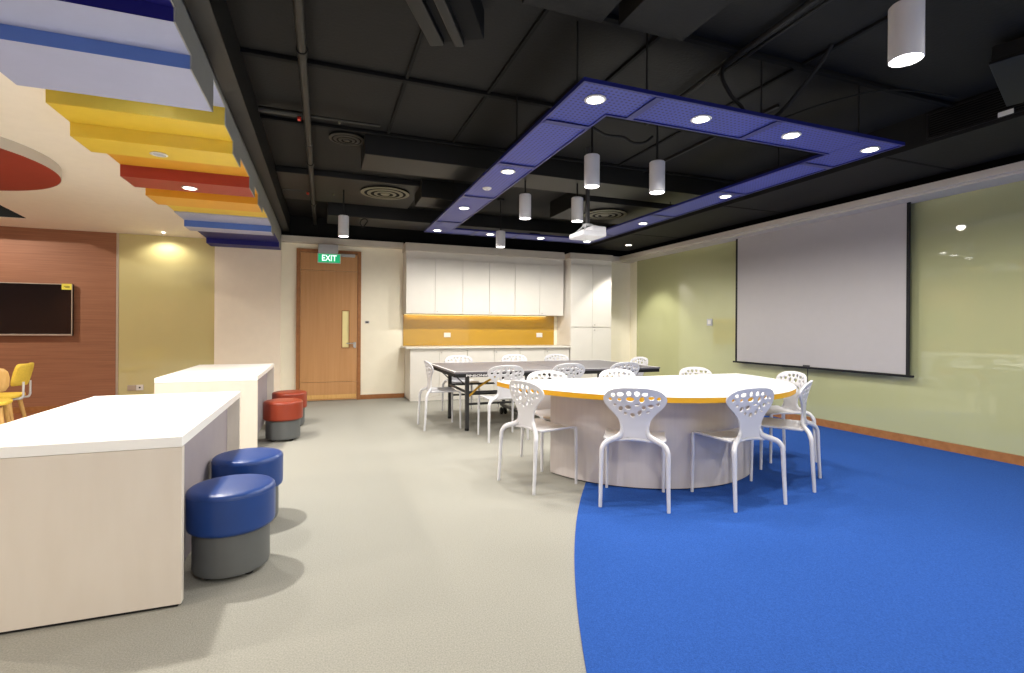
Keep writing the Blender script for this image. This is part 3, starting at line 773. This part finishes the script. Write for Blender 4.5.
# angled bracketed housing at the top
ab = thing('ceiling_housing', 'angled dark housing with two ribs under the black ceiling, top centre', 'housing', (.50, 2.44, 2.80), -.50)
MB().box((-.09, -.75, .03), (.17, .40, .198), .01).build('body', M['blackdeep'], ab)
MB().box((-.14, -.75, .0), (-.055, .38, .05), .012).build('rib', M['darkmetal'], ab)
MB().box((.0, -.75, -.01), (.06, .39, .045), .012).build('rib', M['darkmetal'], ab)
# loudspeaker top right
sp = thing('loudspeaker', 'black tilted ceiling loudspeaker at the top right edge', 'loudspeaker', (4.29, 2.0, 2.72), .274)
mt = Matrix.Rotation(.25, 4, 'Y')
MB().box((-.5, -.36, .021), (0, 0, .13), .012, mtx=mt).build('cabinet', M['rubber'], sp)
MB().box((-.507, -.367, 0), (.007, .007, .02), .006, mtx=mt).build('front_rim', M['darkmetal'], sp)
MB().tube([(-.15, -.18, .155), (-.15, -.18, ZC-2.7205)], .018, 12).build('bracket', M['charcoal'], sp)
tag(MB().box((4.598, 2.11, 2.768), (4.604, 2.20, 2.803), .002).build('notice_label', M['plate']), 'small white label plate on the grille below the loudspeaker', 'label plate')
# cables and conduits
def cable(lab, pts, r, n=6, grp='dark ceiling cables'):
    return tag(MB().tube(pts, r, 8, None, n).build('ceiling_cable', M['rubber']), lab, 'cable', grp)
cable('thick straight dark conduit dropping towards the blue panels', [(2.42, 1.6, 2.97), (2.46, 2.5, 2.955), (2.50, 3.0, 2.95), (2.55, 3.6, 2.95)], .02)
cable('second straight conduit beside the thick one', [(2.50, 1.5, 2.965), (2.52, 2.3, 2.965), (2.54, 2.75, 2.96)], .012)
cable('curved cable hanging to the near edge of the blue panels', [(2.46, 2.62, 2.95), (2.43, 2.60, 2.85), (2.50, 2.59, 2.74), (2.58, 2.585, 2.68), (2.585, 2.58, 2.645)], .012)
cable('diagonal cable curving up from the blue panels to the ceiling', [(2.86, 2.60, 2.645), (2.90, 2.50, 2.72), (2.96, 2.36, 2.88), (2.97, 2.28, 2.96), (2.97, 2.25, 2.999)], .014)
cable('thin long wire running to the right under the ceiling', [(2.90, 2.62, 2.645), (3.3, 2.5, 2.80), (3.8, 2.42, 2.93), (4.5, 2.40, 2.985)], .006)
cable('looped pale wire beside the lamp near the back wall', [(.53, 7.62, 2.66), (.50, 7.62, 2.72), (.52, 7.62, 2.775), (.57, 7.62, 2.79), (.60, 7.62, 2.76), (.57, 7.62, 2.71), (.54, 7.62, 2.66)], .007)
cable('slack dark cable between the two pendants inside the blue panels', [(2.10, 3.72, 2.90), (2.25, 3.74, 2.86), (2.42, 3.75, 2.87), (2.52, 3.74, 2.83), (2.62, 3.72, 2.84), (2.70, 3.71, 2.90)], .012)
tag(MB().box((1.7, 3.25, 2.965), (1.76, 5.2, 2.998), .004).build('conduit', M['rubber']), 'straight black conduit inside the blue panel ring', 'conduit')
tag(MB().box((3.35, 3.0, 2.975), (3.38, 5.2, 2.998), .004).build('conduit', M['darkmetal']), 'thin dark rail at the right inside the blue panel ring', 'conduit')
sd = thing('fire_sprinkler', 'small white sprinkler inside the blue panel ring', 'sprinkler', (2.15, 3.30, 2.955))
MB().lathe([(0, .044), (.026, .044), (.026, .036), (.012, .03), (.012, .0), (0, 0)], n=20).build('stem', M['plate'], sd)
MB().lathe([(0, -.006), (.018, -.006), (.02, -.001), (0, -.0005)], n=20).build('deflector', M['plate'], sd)

# ------------------------------------------------------------------ blue perforated ring
ZP = 2.6
rg = thing('ceiling_raft', 'rectangular ring of blue perforated metal panels hung under the black ceiling', 'ceiling raft', (2.715, 4.89, ZP))
X0, X1, Y0, Y1, W = 1.36-2.715, 4.07-2.715, 2.5-4.89, 7.28-4.89, .36
rects = []
ydiv = [Y0, 3.08-4.89, 4.02-4.89, 5.15-4.89, 6.5-4.89, Y1]
for a, b in zip(ydiv, ydiv[1:]):
    if a > Y0: rects.append((X0, a, X0+W, b))
    rects.append((X1-W, a, X1, b))
xdiv = [X0+W, 1.885-2.715, 2.84-2.715, X1-W]
for a, b in zip(xdiv[1:], xdiv[2:]):
    rects.append((a, Y0, b, Y0+W))
MB().prism([(X0+.002, Y0+.002), (xdiv[1]-.002, Y0+.002), (xdiv[1]-.002, Y0+W-.002), (X0+W-.002, Y0+W-.002), (X0+W-.002, ydiv[1]-.002), (X0+.002, ydiv[1]-.002)], .004, .016).build('perforated_panel', M['blueperf'], rg)
for a, b in zip([X0+W, -.35, .4], [-.35, .4, X1-W]): rects.append((a, Y1-W, b, Y1))
for a, b, c, d in rects:
    mb = MB(); mb.box((a+.002, b+.002, .004), (c-.002, d-.002, .016))
    p = mb.build('perforated_panel', M['blueperf'], rg)
fw_ = .016
mb = MB()
mb.box((X0, Y0, -.004), (X1, Y0+fw_, .020)).box((X0, Y1-fw_, -.004), (X1, Y1, .020)).box((X0, Y0+fw_, -.004), (X0+fw_, Y1-fw_, .020)).box((X1-fw_, Y0+fw_, -.004), (X1, Y1-fw_, .020))
mb.box((X0+W-fw_, Y0+W-fw_, -.004), (X1-W+fw_, Y0+W, .019)).box((X0+W-fw_, Y1-W, -.004), (X1-W+fw_, Y1-W+fw_, .019)).box((X0+W-fw_, Y0+W, -.004), (X0+W, Y1-W, .019)).box((X1-W, Y0+W, -.004), (X1-W+fw_, Y1-W, .019))
mb.build('edge_frame', M['bluemetal'], rg)
for y in ydiv[1:-1]:
    for x in (X0, X1-W): MB().box((x+.018, y-.026, -.006), (x+W-.018, y+.026, -.002)).box((x+.018, y-.005, -.0019), (x+W-.018, y+.005, .003)).build('joint_flange', M['bluemetal'], rg)
for x in (xdiv[1], xdiv[2], X0+W+1.0, X0+W+.35):
    ya = Y0 if x in xdiv else Y1-W
    MB().box((x-.026, ya+.018, -.006), (x+.026, ya+W-.018, -.002)).box((x-.005, ya+.018, -.0019), (x+.005, ya+W-.018, .003)).build('joint_flange', M['bluemetal'], rg)
for x, y in ((X0+.02, 2.62-4.89), (1.79-2.715, Y0+.02), (2.68-2.715, Y0+.02), (3.6-2.715, Y0+.02), (X0+.02, 3.6-4.89), (X0+.02, 5.6-4.89), (X1-.02, 3.6-4.89), (X1-.02, 5.2-4.89)):
    MB().tube([(x, y, .0205), (x, y, ZC-ZP-.0005)], .0055, 8).build('hanger_rod', M['rubber'], rg)

# ------------------------------------------------------------------ lamps
SPOT_C = (1.0, .955, .88)
def spot(parent, loc, energy, size=168, blend=.5, color=SPOT_C, r=.045):
    l = bpy.data.lights.new('lamp_light', 'SPOT'); l.energy = energy; l.spot_size = math.radians(size); l.spot_blend = blend
    l.color = color; l.shadow_soft_size = r
    o = bpy.data.objects.new('lamp_light', l); COL.objects.link(o); o.parent = parent; o.location = loc
    return o
def downlight(lab, loc, energy, R=.062, grp='round lit downlights', **k):
    c = thing('downlight', lab, 'ceiling light', loc, 0, grp)
    MB().lathe([(R, .0), (R+.004, -.006), (R-.012, -.010), (R-.014, -.004), (R-.014, .0), (R, 0)], n=36).build('trim_ring', M['plate'], c)
    MB().lathe([(0, -.006), (R-.0145, -.006), (R-.0145, -.001), (0, -.001)], n=32).build('lens', M['lens'], c)
    spot(c, (0, 0, -.02), energy, **k)
    return c
E = 38
zl = ZP+.0035
pl = [(1.537, 2.685, 'downlight in the near left corner of the blue panel ring'), (2.33, 2.68, 'downlight in the near blue strip, second from the left corner'), (3.122, 2.67, 'downlight in the near blue strip, third from the left corner'),
      (3.925, 2.66, 'downlight in the near right corner of the blue panel ring'), (3.92, 4.14, 'downlight in the right blue strip, nearer the camera'), (3.93, 5.60, 'downlight in the right blue strip, further back'),
      (1.528, 4.198, 'downlight in the left blue strip, nearest the near corner'), (1.522, 5.662, 'downlight in the left blue strip, beyond the unlit sensor'), (1.517, 7.10, 'downlight in the far left corner of the blue panel ring'),
      (2.313, 7.10, 'downlight in the far blue strip, next to the left corner'), (3.128, 7.10, 'downlight in the far blue strip, left of the projector'), (3.93, 7.10, 'downlight in the far right corner of the ring, just under the projector in view')]
for x, y, lab in pl: downlight(lab, (x, y, zl), E)
c = thing('ceiling_sensor', 'unlit white round sensor in the left blue strip', 'sensor', (1.52, 4.78, zl), 0)
MB().lathe([(0, -.018), (.03, -.018), (.042, -.008), (.045, 0), (0, 0)], n=28).build('cover', M['plate'], c)
MB().lathe([(0, -.022), (.012, -.022), (.012, -.0185), (0, -.0185)], n=16).build('sensor_eye', M['plategrey'], c)
downlight('bright downlight in the far right ceiling corner beside the tall cupboard', (5.17, 7.80, 2.7345), 60, size=88, blend=.35)
downlight('lit downlight in the red ceiling band', (-1.137, 5.30, 2.4665), 95, size=140)
downlight('hidden lit downlight in the recess before the yellow bands', (-1.04, 3.66, 2.6995), 150, size=125)
c = thing('ceiling_sensor', 'unlit round fitting in the yellow ceiling band', 'sensor', (-1.145, 4.42, 2.4865), 0)
MB().lathe([(.05, 0), (.058, -.006), (.045, -.010), (.04, -.004), (.04, 0), (.05, 0)], n=32).build('trim_ring', M['plate'], c)
MB().lathe([(0, -.004), (.039, -.004), (.039, -.0005), (0, -.0005)], n=28).build('cover', M['plategrey'], c)

def pendant(lab, x, y, zb, energy=70, R=.064, h=.26, size=70):
    c = thing('pendant_light', lab, 'pendant lamp', (x, y, zb), 0, 'white cylinder pendant lamps')
    MB().lathe([(R-.006, .012), (R-.004, 0), (R, .003), (R, h-.006), (R-.006, h), (0, h), (0, h-.004), (R-.006, h-.01), (R-.006, .012)], n=40).build('shade', M['plastic'], c)
    MB().lathe([(0, .010), (R-.0065, .010), (R-.0065, .014), (0, .014)], n=36).build('lens', M['lens'], c)
    MB().tube([(0, 0, h), (0, 0, ZC-zb-.021)], .009, 10).build('stem', M['rubber'], c)
    MB().lathe([(0, ZC-zb-.0005), (.05, ZC-zb-.0005), (.05, ZC-zb-.02), (0, ZC-zb-.02)], n=28).build('ceiling_rose', M['rubber'], c)
    spot(c, (0, 0, -.01), energy, size=size, blend=.4)
    return c
EP = 27
pendant('large white cylinder pendant nearest the camera, top right', 2.355, 1.445, 2.38, EP, h=.24)
pendant('white cylinder pendant directly above the projector', 2.085, 3.69, 2.39, EP)
pendant('white cylinder pendant right of the projector, inside the blue ring', 2.63, 3.55, 2.36, EP)
pendant('white cylinder pendant left of the projector, beyond the blue left strip', 2.03, 5.03, 2.39, EP, size=75)
pendant('white cylinder pendant half hidden behind the projector pole', 2.60, 4.92, 2.385, EP, size=75)
pendant('white cylinder pendant seen under the far blue strip', 2.30, 6.60, 2.335, EP, h=.22, size=80)
pendant('white cylinder pendant in front of the oak door', .235, 6.65, 2.345, EP, size=80)

# projector
pj = thing('projector', 'white ceiling projector hanging from a dark pole', 'projector', (2.44, 4.40, 2.105), 0)
MB().box((-.13, -.15, 0), (.13, .15, .052), .015, 3).box((-.03, -.148, .03), (.128, .148, .098), .015, 3).build('body', M['plastic'], pj)
MB().box((.128, -.13, .012), (.133, .02, .06), .002).build('vent', M['plategrey'], pj)
bm_ = MB().lathe([(0, 0), (.035, 0), (.035, .02), (.028, .02), (.02, .008), (0, .008)], n=24).build('lens_ring', M['rubber'], pj, (.13, .08, .045)); bm_.rotation_euler = (0, PI/2, 0)
mb = MB()
for a in (-.09, .09):
    for b in (-.10, .10): mb.tube([(a*.3, b*.3, .125), (a, b, .053 if a < 0 else .0985)], .007, 8)
mb.lathe([(0, .11), (.05, .11), (.05, .135), (0, .135)], n=20)
mb.build('mount_bracket', M['plategrey'], pj)
MB().tube([(0, 0, .135), (0, 0, ZC-2.1055)], .022, 16).build('pole', M['charcoal'], pj)

# twin emergency lamp near the far strip
em = thing('emergency_light', 'small dark twin-head emergency lamp under the far duct', 'emergency lamp', (3.30, 7.75, 2.74))
MB().box((-.09, -.03, .03), (.09, .03, .0595), .006).build('body', M['rubber'], em)
for s in (-1, 1):
    MB().lathe([(0, -.035), (.032, -.035), (.036, -.03), (.02, .01), (.008, .03), (0, .03)], (s*.07, 0, 0), 20).build('lamp_head', M['darkmetal'], em)

# unseen fill lamps added behind the camera, then lamps of the left ceiling
for i, (x, y, lab) in enumerate(((4.0, .2, 'added fill downlight in the ceiling behind the camera, right'), (2.0, -1.6, 'added fill downlight in the ceiling behind the camera, middle'), (4.0, -1.8, 'added fill downlight in the ceiling far behind the camera, right'),
                                 (.2, -.6, 'added fill downlight in the ceiling behind the camera, left'))):
    downlight(lab, (x, y, ZC-.0005), 75, grp='added fill downlights behind the camera')
for x, y, lab in ((-4.4, 5.4, 'added fill downlight in the cream ceiling before the dark opening, off the photo'), (-3.49, 3.6, 'downlight in the cream ceiling left of the lilac bands, off the photo'),  # first lamp is unseen, added to brighten the wood wall
                  (-3.56, 1.95, 'downlight in the cream ceiling left of the camera'), (-3.95, -.34, 'downlight in the cream ceiling just behind the camera, left'), (-3.9, -2.43, 'downlight in the cream ceiling near the added opening behind the camera'),
                  (-5.4, -.3, 'downlight in the cream ceiling behind the camera, far left'), (-5.4, -2.46, 'downlight in the cream ceiling in the far left corner behind the camera')):
    downlight(lab, (x, y, cz(y)-.0005), 100 if y > 1 else 56, R=.045, size=165, grp='small downlights in the cream ceiling', color=(1, .90, .76))
downlight('small downlight in the cream ceiling close to the olive glass', (-2.17, 8.62, cz(8.62)-.010), 10, R=.03, size=150, grp='small downlights in the cream ceiling', color=(1, .93, .82))
downlight('added fill downlight deep inside the dark ceiling opening by the wood wall', (-4.6, 7.3, 3.0995), 120, grp='small downlights in the cream ceiling', color=(1, .92, .80))  # unseen lamp, added to brighten the left back corner
# under-cabinet light
l = bpy.data.lights.new('strip_light', 'AREA'); l.shape = 'RECTANGLE'; l.size = 2.6; l.size_y = .02; l.energy = .8; l.color = (1, .86, .55)
o = bpy.data.objects.new('strip_light', l); COL.objects.link(o); o.parent = ls; o.location = (0, .0, -.008)

# soft fill light that enters by the added opening behind the camera
w = bpy.data.worlds.new('world'); scene.world = w; w.use_nodes = True
w.node_tree.nodes['Background'].inputs[0].default_value = (1, .98, .96, 1); w.node_tree.nodes['Background'].inputs[1].default_value = .62

scene.view_settings.view_transform = 'Standard'; scene.view_settings.look = 'None'
scene.view_settings.gamma = 1; scene.view_settings.use_curve_mapping = False
scene.view_settings.exposure = 1.12
scene.cycles.max_bounces = 8; scene.cycles.diffuse_bounces = 5
scene.cycles.use_denoising = True
scene.cycles.sample_clamp_indirect = 6
